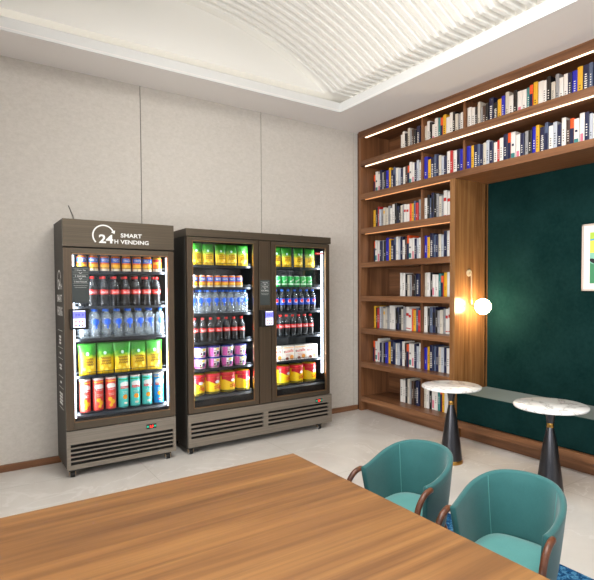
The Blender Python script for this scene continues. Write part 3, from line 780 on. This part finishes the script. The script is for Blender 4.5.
def door(root, x0, x1, z0, z1, gx0, gx1, gz0, gz1, y, th=.035, hinge=None, name='door'):
    m = MB()
    m.box(x0, gx0, y, y+th, z0, z1, BRONZEV); m.box(gx1, x1, y, y+th, z0, z1, BRONZEV)
    m.box(gx0, gx1, y, y+th, z0, gz0, BRONZE); m.box(gx0, gx1, y, y+th, gz1, z1, BRONZE)
    d = m.build(name, root, bevel=.002)
    m = MB(); e = .008
    for a in ((gx0, gx0+e, gz0, gz1), (gx1-e, gx1, gz0, gz1), (gx0, gx1, gz0, gz0+e), (gx0, gx1, gz1-e, gz1)): m.box(a[0], a[1], y-.001, y+.02, a[2], a[3], GOLDTRIM)
    m.build('glass_trim', d)
    m = MB(); m.box(gx0+e, gx1-e, y+.012, y+.016, gz0+e, gz1-e, GLASS); m.build('glass_pane', d)
    return d
def shelf_tray(root, x0, x1, y0, y1, z, n=0, lip=.03):
    m = MB(); m.box(x0, x1, y0, y1, z-.014, z-.002, INNER); m.box(x0, x1, y0-.004, y0, z-.018, z+.004, RAIL)
    s = m.build('shelf', root)
    m = MB()
    m.tube([(x0+.01, y0-.006, z+lip), (x1-.01, y0-.006, z+lip)], .0022, RAIL, 6)
    k = max(6, int((x1-x0)/.05))
    for i in range(k+1): x = x0+.01+(x1-x0-.02)*i/k; m.tube([(x, y0-.006, z), (x, y0-.006, z+lip)], .0014, RAIL, 5)
    m.build('guard_rail', s)
def carcass(root, x0, x1, y0, y1, z0, z1, iz0, iz1, parts=None):
    """outer cabinet with an open front; walls .03 thick"""
    m = MB(); t = .025
    m.box(x0, x0+t, y0, y1, z0, z1, SIDEM); m.box(x1-t, x1, y0, y1, z0, z1, SIDEM)
    m.box(x0+t, x1-t, y0, y1, iz1, z1, SIDEM); m.box(x0+t, x1-t, y0, y1, z0, iz0, SIDEM)
    m.box(x0+t, x1-t, y1-t, y1, iz0, iz1, SIDEM)
    c = m.build('cabinet', root, bevel=.002)
    m = MB()
    m.box(x0+t, x0+t+.004, y0+.002, y1-t, iz0, iz1, INNER); m.box(x1-t-.004, x1-t, y0+.002, y1-t, iz0, iz1, INNER)
    m.box(x0+t, x1-t, y1-t-.004, y1-t, iz0, iz1, INNER); m.box(x0+t, x1-t, y0+.002, y1-t, iz1-.004, iz1, INNER)
    m.box(x0+t, x1-t, y0+.002, y1-t, iz0, iz0+.004, INNER)
    m.build('liner', c); return c
def arrow_arc(mb, cx, cz, r, w, a0, a1, fn, mt, head=.018):
    n = 40; vs = []
    for i in range(n+1):
        a = a0+(a1-a0)*i/n
        for q in (r-w/2, r+w/2): vs.append(fn(cx+q*cos(a), cz+q*sin(a)))
    mb.add(vs, [(2*i, 2*i+2, 2*i+3, 2*i+1) for i in range(n)], mt)
    px, pz = cx+r*cos(a1), cz+r*sin(a1); tx, tz = sin(a1), -cos(a1)
    mb.add([fn(px+tx*head, pz+tz*head), fn(px+cos(a1)*head*.75, pz+sin(a1)*head*.75), fn(px-cos(a1)*head*.75, pz-sin(a1)*head*.75)], [(0,1,2)], mt)
def instruction_card(root, x0, x1, z0, z1, y):
    m = MB(); m.box(x0, x1, y, y+.002, z0, z1, mat('card_slate', (58,64,64), .5)); c = m.build('instruction_card', root)
    m = MB(); w = x1-x0; h = z1-z0; cx = (x0+x1)/2; yy = y-.0008; GP = mat('card_print', (190,195,192), .5)
    for k in range(3):
        zt = z1-h*(.06+.155*k); zb = zt-h*.10
        for a in ((x0+w*.06, x1-w*.06, zt-.0012, zt), (x0+w*.06, x1-w*.06, zb, zb+.0012)): m.add([(a[0], yy, a[2]), (a[1], yy, a[2]), (a[1], yy, a[3]), (a[0], yy, a[3])], [(0,1,2,3)], GP)
        m.text('%d. %s' % (k+1, ('Swipe / Pay', 'Grab Items', 'Auto Checkout')[k]), w*(.62 if k < 2 else .74), h*.036, WHITEP, lambda u, v: (cx+u, yy-.0004, (zt+zb)/2+v), .01)
        if k < 2:
            zc = zb-h*.028
            m.add([(cx-w*.09, yy, zc+h*.012), (cx, yy, zc-h*.012), (cx, yy, zc-h*.002), (cx-w*.09, yy, zc+h*.022)], [(0,1,2,3)], WHITEP)
            m.add([(cx+w*.09, yy, zc+h*.012), (cx+w*.09, yy, zc+h*.022), (cx, yy, zc-h*.002), (cx, yy, zc-h*.012)], [(0,1,2,3)], WHITEP)
    squig(m, w*.8, h*.05, z1-h*.53, 2, .0012, GP, lambda u, v: (cx+u, yy, v), .15)
    m.build('card_lettering', c)
def touch_screen(root, x0, x1, z0, z1, y, d, digits, sx0=.16, sx1=.9):
    m = MB(); m.box(x0, x1, y, y+d, z0, z1, BLACK); c = m.build('touch_screen', root, bevel=.006)
    w, h = x1-x0, z1-z0; a, b = x0+w*sx0, x0+w*sx1; p, q = z0+h*.1, z0+h*.92; yy = y-.001
    m = MB()
    def r(x_0, x_1, z_0, z_1, mt, k=0): m.add([(x_0, yy-k, z_0), (x_1, yy-k, z_0), (x_1, yy-k, z_1), (x_0, yy-k, z_1)], [(0,1,2,3)], mt)
    r(a, b, p, q, SCREENW); r(a, b, p+(q-p)*.52, q-(q-p)*.06, SCREENB, .0004)
    m.text(digits, (b-a)*.72, (q-p)*.14, SCREENK, lambda u, v: ((a+b)/2+u, yy-.001, p+(q-p)*.74+v), .01)
    for i in range(3):
        for j in range(2):
            xx = a+(b-a)*(.22+.28*i); zz = p+(q-p)*(.12+.22*j)
            r(xx-.006, xx+.006, zz-.008, zz+.008, (SCREENR, ORG, BLU, mat('screen_pink', (240,90,200), .4, emit=.3), BRN, SCREENR)[i*2+j], .0008)
    m.build('display', c)
def display(root, x, z, y, w=.085, h=.038):
    m = MB(); m.box(x-w/2, x+w/2, y-.002, y+.004, z-h/2, z+h/2, BLACK); c = m.build('temperature_display', root)
    m = MB(); m.text('2.8', w*.34, h*.55, REDLED, lambda u, v: (x+u, y-.003, z+v), .01)
    for s in (-1, 1):
        for k in (0, 1): m.add([(x+s*w*(.3+.12*k)-.003, y-.003, z-.008), (x+s*w*(.3+.12*k)+.003, y-.003, z-.008), (x+s*w*(.3+.12*k)+.003, y-.003, z+.008), (x+s*w*(.3+.12*k)-.003, y-.003, z+.008)], [(0,1,2,3)], GREENLED)
    m.build('digits', c)

# ---- single door cooler
M1 = empty('vending_cooler', (1.10, 4.385, 0), 0, 'narrow bronze single-door vending cooler with white 24H SMART VENDING lettering on its header', 'vending machine')
hx = .442; D = .465
carcass(M1, -hx, hx, .036, D, .066, 2.055, .40, 1.83)
m = MB(); m.box(-hx-.002, hx+.002, -.004, .036, 1.846, 2.063, BRONZE); m.box(-hx-.002, hx+.002, .036, D, 2.055, 2.063, SIDEM); hd = m.build('header_panel', M1, bevel=.002)
m = MB(); F = lambda u, v: (u, -.0055, v); L0 = -1.10
def T(mb, s, x0, x1, z0, z1, mt=WHITEP, bold=.012): mb.text(s, x1-x0, z1-z0, mt, lambda u, v: F((x0+x1)/2+u-1.10, (z0+z1)/2+v), bold)
T(m, '24', .922, 1.034, 1.883, 1.953, bold=.03); T(m, 'H', 1.043, 1.073, 1.883, 1.917, bold=.02); T(m, 'SMART', 1.093, 1.266, 1.936, 1.970, bold=.02); T(m, 'VENDING', 1.090, 1.323, 1.882, 1.916, bold=.02)
arrow_arc(m, .960-1.10, 1.944, .083, .011, R(222), R(28), F, WHITEP, .024)
m.build('lettering', hd)
d1 = door(M1, -hx, hx, .385, 1.835, -.386, .393, .44, 1.795, 0)
louvre_panel(M1, -hx, hx, .066, .378, -.002, [(-.415, .418, .092, .268)], 5, STEEL, .58)
m = MB(); m.box(-hx+.01, hx-.01, .03, .036, .07, .38, BLACK); m.build('inner_kick_panel', M1)
for x in (-.40, .375):
    for y in (.035, .42): caster(M1, x, y)
m = MB(); m.box(-.03, .03, .0, .0, 0, 0, BLACK) if False else None
for z in (1.655, 1.363, 1.099, .797): shelf_tray(M1, -.41, .41, .082, .43, z)
shelf_tray(M1, -.41, .41, .075, .43, .492, lip=.012)
m = MB(); m.box(-.41, .41, .045, .075, .405, .466, INNER); m.add([(-.41, .045, .466), (.41, .045, .466), (.41, .075, .488), (-.41, .075, .488)], [(0,1,2,3)], mat('inner_sill', (34,40,44), .5)); m.build('sill', M1)
for x, y in ((-.380, .038), (.386, .042)):
    m = MB(); m.box(x, x+.020, y, y+.014, .47, 1.78, LEDC); m.build('light_strip', M1)
instruction_card(M1, -.385, -.256, 1.40, 1.69, -.003)
touch_screen(M1, -.405, -.272, 1.19, 1.352, -.045, .045, '29.3', .14, .80)
display(M1, .225, .322, -.004)
# lettering on its left side
m = MB(); G = lambda u, v: (-hx-.0015, .215-u, v)
arrow_arc(m, 0, 1.575, .085, .013, R(222), R(28), G, WHITEP, .026)
m.text('24', .13, .085, WHITEP, lambda u, v: G(u, 1.55+v), .03); m.text('H', .04, .045, WHITEP, lambda u, v: G(u+.11, 1.53+v), .02)
m.build('side_logo', M1); m = MB(); m.text('SMART', .24, .06, WHITEP, lambda u, v: G(u, 1.435+v), .02); m.build('side_wordmark', M1); m = MB(); m.text('VENDING', .26, .075, WHITEP, lambda u, v: G(u, 1.33+v), .02)
m.build('side_wordmark', M1); m = MB()
for z in (1.17, 1.03, .94, .79, .70, .53):
    m.add([G(-.11, z), G(.11, z), G(.11, z+.004), G(-.11, z+.004)], [(0,1,2,3)], WHITEP)
for z, n, w in ((1.12, 3, .07), (.985, 1, .05), (.885, 2, .09), (.745, 1, .04), (.65, 4, .14)):
    squig(m, w, .026, z, n, .004, WHITEP, lambda u, v: G(u, v), .6)
m.build('side_steps', M1)

# ---- double door cooler
M2 = empty('vending_cooler', (2.458, 4.385, 0), 0, 'wide bronze double-door vending cooler standing on casters right of the single-door one', 'vending machine')
q = 2.458; hx2 = .802
carcass(M2, -hx2, hx2, .036, D, .066, 2.045, .37, 1.985)
m = MB(); m.box(-hx2-.002, hx2+.004, -.006, D, 1.982, 2.05, BRONZE); m.build('top_panel', M2, bevel=.003)
door(M2, 1.663-q, 2.384-q, .375, 1.976, 1.712-q, 2.338-q, .415, 1.947, 0)
door(M2, 2.531-q, 3.248-q, .375, 1.976, 2.578-q, 3.205-q, .415, 1.940, 0)
m = MB(); m.box(2.392-q, 2.523-q, -.002, .036, .375, 1.976, BRONZEV); m.build('centre_post', M2, bevel=.002)
m = MB(); m.box(2.40-q, 2.52-q, .036, .42, .37, 1.98, INNER); m.build('inner_divider', M2)
louvre_panel(M2, -hx2, hx2+.012, .066, .366, -.003, [(1.685-q, 2.428-q, .125, .285), (2.485-q, 3.227-q, .125, .285)], 4, STEEL, .46)
m = MB(); m.box(-hx2+.01, hx2-.01, .03, .036, .07, .37, BLACK); m.build('inner_kick_panel', M2)
for x in (-.80+.03, .665):
    for y in (.035, .42): caster(M2, x, y)
for (a, b) in ((1.688-q, 2.398-q), (2.522-q, 3.228-q)):
    for z in (1.727, 1.521, 1.272, 1.010, .757): shelf_tray(M2, a, b, .085, .43, z, lip=.022)
    shelf_tray(M2, a, b, .078, .43, .508, lip=.012)
    m = MB(); m.box(a, b, .042, .078, .372, .482, INNER); m.add([(a, .042, .482), (b, .042, .482), (b, .078, .504), (a, .078, .504)], [(0,1,2,3)], MATS['inner_sill']); m.build('sill', M2)
m = MB(); m.box(3.172-q, 3.190-q, .040, .056, .60, 1.90, LEDC); m.build('light_strip', M2)
m = MB(); m.box(1.694-q, 1.702-q, .040, .056, .60, 1.90, LEDC); m.build('light_strip', M2)  # added unseen strip beside the opening, giving the lamp there a source
instruction_card(M2, 2.400-q, 2.510-q, 1.345, 1.592, -.005)
touch_screen(M2, 2.388-q, 2.520-q, 1.135, 1.30, -.060, .060, '24.2', .32, .94)
display(M2, 3.10-q, .318, -.005)
for x in (1.92, 2.21, 2.66, 2.93):
    m = MB(); m.lathe([(.011, 2.049), (.011, 2.056), (.006, 2.060), (0, 2.060)], BLACK, c=(x-q, .05), seg=12); m.build('hinge_cap', M2)
m = MB(); m.box(3.065-q, 3.165-q, .004, .0055, 1.865, 1.885, REDP)
m.text('SMART', .06, .009, WHITEP, lambda u, v: (3.115-q+u, .003, 1.875+v), .01); m.build('door_sticker', M2)
cb = MB(); cb.tube([(.78, 4.876, 2.24), (.795, 4.874, 2.20), (.815, 4.872, 2.15), (.82, 4.868, 2.08), (.818, 4.862, 1.9), (.815, 4.865, .3), (.8, 4.872, .12)], .0035, mat('cord_grey', (90,88,86), .5), 8)
tag(cb.build('power_cord'), 'thin grey power cord on the wall above the single-door cooler', 'cord')

# ---- goods
YI = 4.50
def grp(s): return s
S1 = ['top shelf', 'second shelf', 'third shelf', 'fourth shelf', 'bottom shelf']
A = 'single-door cooler'
oc = orange_can(); xs = [.813+.0885*i for i in range(8)]
lay(oc, place(7, xs[:7], 4.508, 1.656, .15), lambda i: '%s orange soda can from the left, front, %s of the %s' % (ORD[i], S1[0], A), 'orange soda cans in the single-door cooler', 'can')
lay(red_top_can(), place(1, xs[7:], 4.508, 1.656), lambda i: 'soda can with red top band at the right end, top shelf, single-door cooler', 'orange soda cans in the single-door cooler', 'can')
wb0 = bottle('water', .165, .034); lay(wb0, [(.722, 4.512, 1.656, 0)], lambda i: 'clear plastic bottle at the left end of the top shelf, single-door cooler', 'bottles in the single-door cooler', 'bottle')
cl = bottle('cola', .250, .0365)
lay(cl, place(8, [.803+.0885*i for i in range(8)], 4.507, 1.364), lambda i: '%s red-labelled cola bottle from the left, front row, %s of the %s' % (ORD[i], S1[1], A), 'cola bottles in the single-door cooler', 'bottle')
lay(cl, place(8, [.803+.0885*i for i in range(8)], 4.592, 1.364), lambda i: '%s red-capped cola bottle from left, back row, second shelf, %s' % (ORD[i], A), 'cola bottles in the single-door cooler', 'bottle')
wt = bottle('water', .240, .0375)
lay(wt, place(8, [.820+.0905*i for i in range(8)], 4.508, 1.100), lambda i: '%s clear water bottle with blue mark from the left, %s of the %s' % (ORD[i], S1[2], A), 'water bottles in the single-door cooler', 'bottle')
lay(wt, place(8, [.820+.0905*i for i in range(7)], 4.595, 1.100), lambda i: '%s clear water bottle from the left in the back row, %s' % (ORD[i], A), 'water bottles in the single-door cooler', 'bottle')
pc = pouch(.144, .262, .05)
lay(pc, [(x, YI+.01*(i % 2), .798, a) for i, (x, a) in enumerate(((.842, .05), (.985, -.12), (1.121, .04), (1.262, -.04), (1.395, .06)))], lambda i: '%s green and yellow snack pouch from the left, %s of the %s' % (ORD[i], S1[3], A), 'snack pouches in the single-door cooler', 'snack bag')
tx = [.820+.1018*i for i in range(7)]
lay(tall_can(REDC, LIDP, 3), place(3, tx[:3], 4.508, .494, .25), lambda i: '%s tall red crisp can from the left on the bottom shelf, %s' % (ORD[i], A), 'tall crisp cans in the single-door cooler', 'can')
lay(tall_can(TEALC, LIDP, 1), place(3, tx[3:6], 4.508, .494, .25), lambda i: '%s tall teal crisp can from the left on the bottom shelf, %s' % (ORD[i], A), 'tall crisp cans in the single-door cooler', 'can')
lay(tall_can(BLUC, LIDP, 2), place(1, tx[6:], 4.508, .494, .1), lambda i: 'tall blue crisp can at the right end of the bottom shelf, single-door cooler', 'tall crisp cans in the single-door cooler', 'can')
B = 'left door of the double cooler'; Cc = 'right door of the double cooler'
p2 = pouch(.122, .204, .045)
lay(p2, [(x, YI+.008*(i % 2), 1.728, a) for i, (x, a) in enumerate(((1.795, .1), (1.915, -.1), (2.04, .12), (2.155, -.1), (2.275, .08)))], lambda i: '%s green-yellow snack pouch from left, top shelf, %s' % (ORD[i], B), 'snack pouches behind the left door', 'snack bag')
lay(p2, [(x, YI+.008*(i % 2), 1.728, a) for i, (x, a) in enumerate(((2.655, .1), (2.785, -.08), (2.925, .08), (3.075, -.06)))], lambda i: '%s green-yellow snack pouch from left, top shelf, %s' % (ORD[i], Cc), 'snack pouches behind the right door', 'snack bag')
oc2 = can('soda_can', .0345, .113, ORG, [(.02, .14, CREAM), (.14, .40, YEL), (.5, .84, BLU)], 'FANTA', WHITEP, .67, ALU)
lay(oc2, place(7, [1.775+.0765*i for i in range(7)], 4.506, 1.522, .2), lambda i: '%s small orange soda can from left, second shelf, %s' % (ORD[i], B), 'orange soda cans behind the left door', 'can')
lay(green_can(), place(6, [2.672+.0775*i for i in range(6)], 4.506, 1.522, .15), lambda i: '%s green soda can from left, second shelf, %s' % (ORD[i], Cc), 'green soda cans behind the right door', 'can')
w2 = bottle('water', .224, .0345)
lay(w2, place(8, [1.755+.0770*i for i in range(8)], 4.506, 1.273), lambda i: '%s clear water bottle from left, third shelf, %s' % (ORD[i], B), 'water bottles behind the left door', 'bottle')
lay(w2, place(7, [1.755+.0770*i for i in range(8)], 4.585, 1.273), lambda i: '%s back-row water bottle from left, third shelf, %s' % (ORD[i], B), 'water bottles behind the left door', 'bottle')
lay(bottle('pepsi', .224, .0345), place(7, [2.648+.0765*i for i in range(7)], 4.506, 1.273), lambda i: '%s blue-labelled dark soda bottle from left, third shelf, %s' % (ORD[i], Cc), 'blue-labelled soda bottles behind the right door', 'bottle')
c22 = bottle('cola', .224, .0345)
lay(c22, place(7, [1.775+.0800*i for i in range(7)], 4.506, 1.011), lambda i: '%s red-labelled cola bottle from left, fourth shelf, %s' % (ORD[i], B), 'cola bottles behind the left door', 'bottle')
lay(c22, place(7, [2.630+.0745*i for i in range(7)], 4.506, 1.011), lambda i: '%s red-labelled cola bottle from left, fourth shelf, %s' % (ORD[i], Cc), 'cola bottles behind the right door', 'bottle')
tu = tub()
for lvl, nm in ((0, 'lower'), (1, 'upper')):
    lay(tu, place(4, [1.835+.139*i for i in range(4)], 4.532, .758+.1045*lvl, .12), lambda i: '%s pink and white snack tub from left, %s layer, %s' % (ORD[i], nm, B), 'stacked pink and white snack tubs', 'tub')
jr = jar()
lay(jr, place(4, [1.803+.1575*i for i in range(4)], 4.545, .510, .15), lambda i: '%s yellow and red snack jar from left, bottom shelf, %s' % (ORD[i], B), 'yellow jars behind the left door', 'jar')
lay(jr, place(3, [2.748+.167*i for i in range(3)], 4.545, .510, .12), lambda i: '%s yellow and red snack jar from left, bottom shelf, %s' % (ORD[i], Cc), 'yellow jars behind the right door', 'jar')
lay(carton(), place(4, [2.640+.148*i for i in range(4)], 4.535, .758, .03), lambda i: '%s white snack carton with red wordmark from left, %s' % (ORD[i], Cc), 'white snack cartons behind the right door', 'box')

# ------------------------------------------------------------------ lights
def area(name, loc, rot, sx, sy, power, col=(1,1,1)):
    l = bpy.data.lights.new(name, 'AREA'); l.shape = 'RECTANGLE'; l.size = sx; l.size_y = sy; l.energy = power; l.color = col
    o = bpy.data.objects.new(name, l); COL.objects.link(o); o.location = loc; o.rotation_euler = rot; return o
for a, b in WO: area('window_daylight', (XL-.15, (a+b)/2, 1.7), (0, -pi/2, 0), 2.3, b-a, 170, (1, .99, .97))
for a, b in FO: area('window_daylight', ((a+b)/2, YF-.15, 1.7), (-pi/2, 0, 0), b-a, 2.3, 250, (1, .99, .97))
area('vault_fill', (1.5, 1.2, 3.9), (0, 0, 0), 1.6, 3.2, 90, (1, .98, .95))  # added fill light, no fixture hangs in the vault
def strip(x, z0, z1, power, tilt, y=4.447):                  # lamps at the cooler light strips, plus added fill lamps without one
    area('cooler_strip_and_fill', (x, y, (z0+z1)/2), (R(90), 0, R(tilt)), .02, z1-z0, power, (.92, .97, 1))
strip(.76, .48, 1.77, 4.4, -35); strip(1.475, .48, 1.77, 4.4, 40)
strip(1.725, .52, 1.93, 3.8, -40); strip(2.33, .52, 1.93, 3.4, 40); strip(2.59, .52, 1.93, 3.4, -40); strip(3.175, .6, 1.9, 4.2, 40)  # all but the right-end lamp are added fill for the goods
wd = bpy.data.worlds.new('World'); S.world = wd; wd.use_nodes = True
bg = wd.node_tree.nodes['Background']; bg.inputs[0].default_value = (.85, .92, 1, 1); bg.inputs[1].default_value = 1.2

# ------------------------------------------------------------------ camera
from mathutils import Matrix
F_, YAW, PI_, RO = 508., R(34.55), R(1.78), R(-.25)
fwd = Vector((sin(YAW), cos(YAW), 0)); rt = Vector((cos(YAW), -sin(YAW), 0)); up = Vector((0,0,1))
f2 = fwd*cos(PI_)-up*sin(PI_); u2 = up*cos(PI_)+fwd*sin(PI_)
r3 = rt*cos(RO)+u2*sin(RO); u3 = u2*cos(RO)-rt*sin(RO)
cam = bpy.data.cameras.new('camera'); co = bpy.data.objects.new('camera', cam); COL.objects.link(co)
M = Matrix((r3, u3, -f2)).transposed().to_4x4(); M.translation = Vector((0,0,1.5)); co.matrix_world = M
cam.sensor_fit = 'HORIZONTAL'; cam.sensor_width = 36; cam.lens = F_/594*36; cam.clip_start = .02
cam.shift_x = -15/594; cam.shift_y = 15/594
S.camera = co
S.view_settings.view_transform = 'Standard'; S.view_settings.look = 'None'; S.view_settings.gamma = 1; S.view_settings.use_curve_mapping = False
S.view_settings.exposure = 0.5
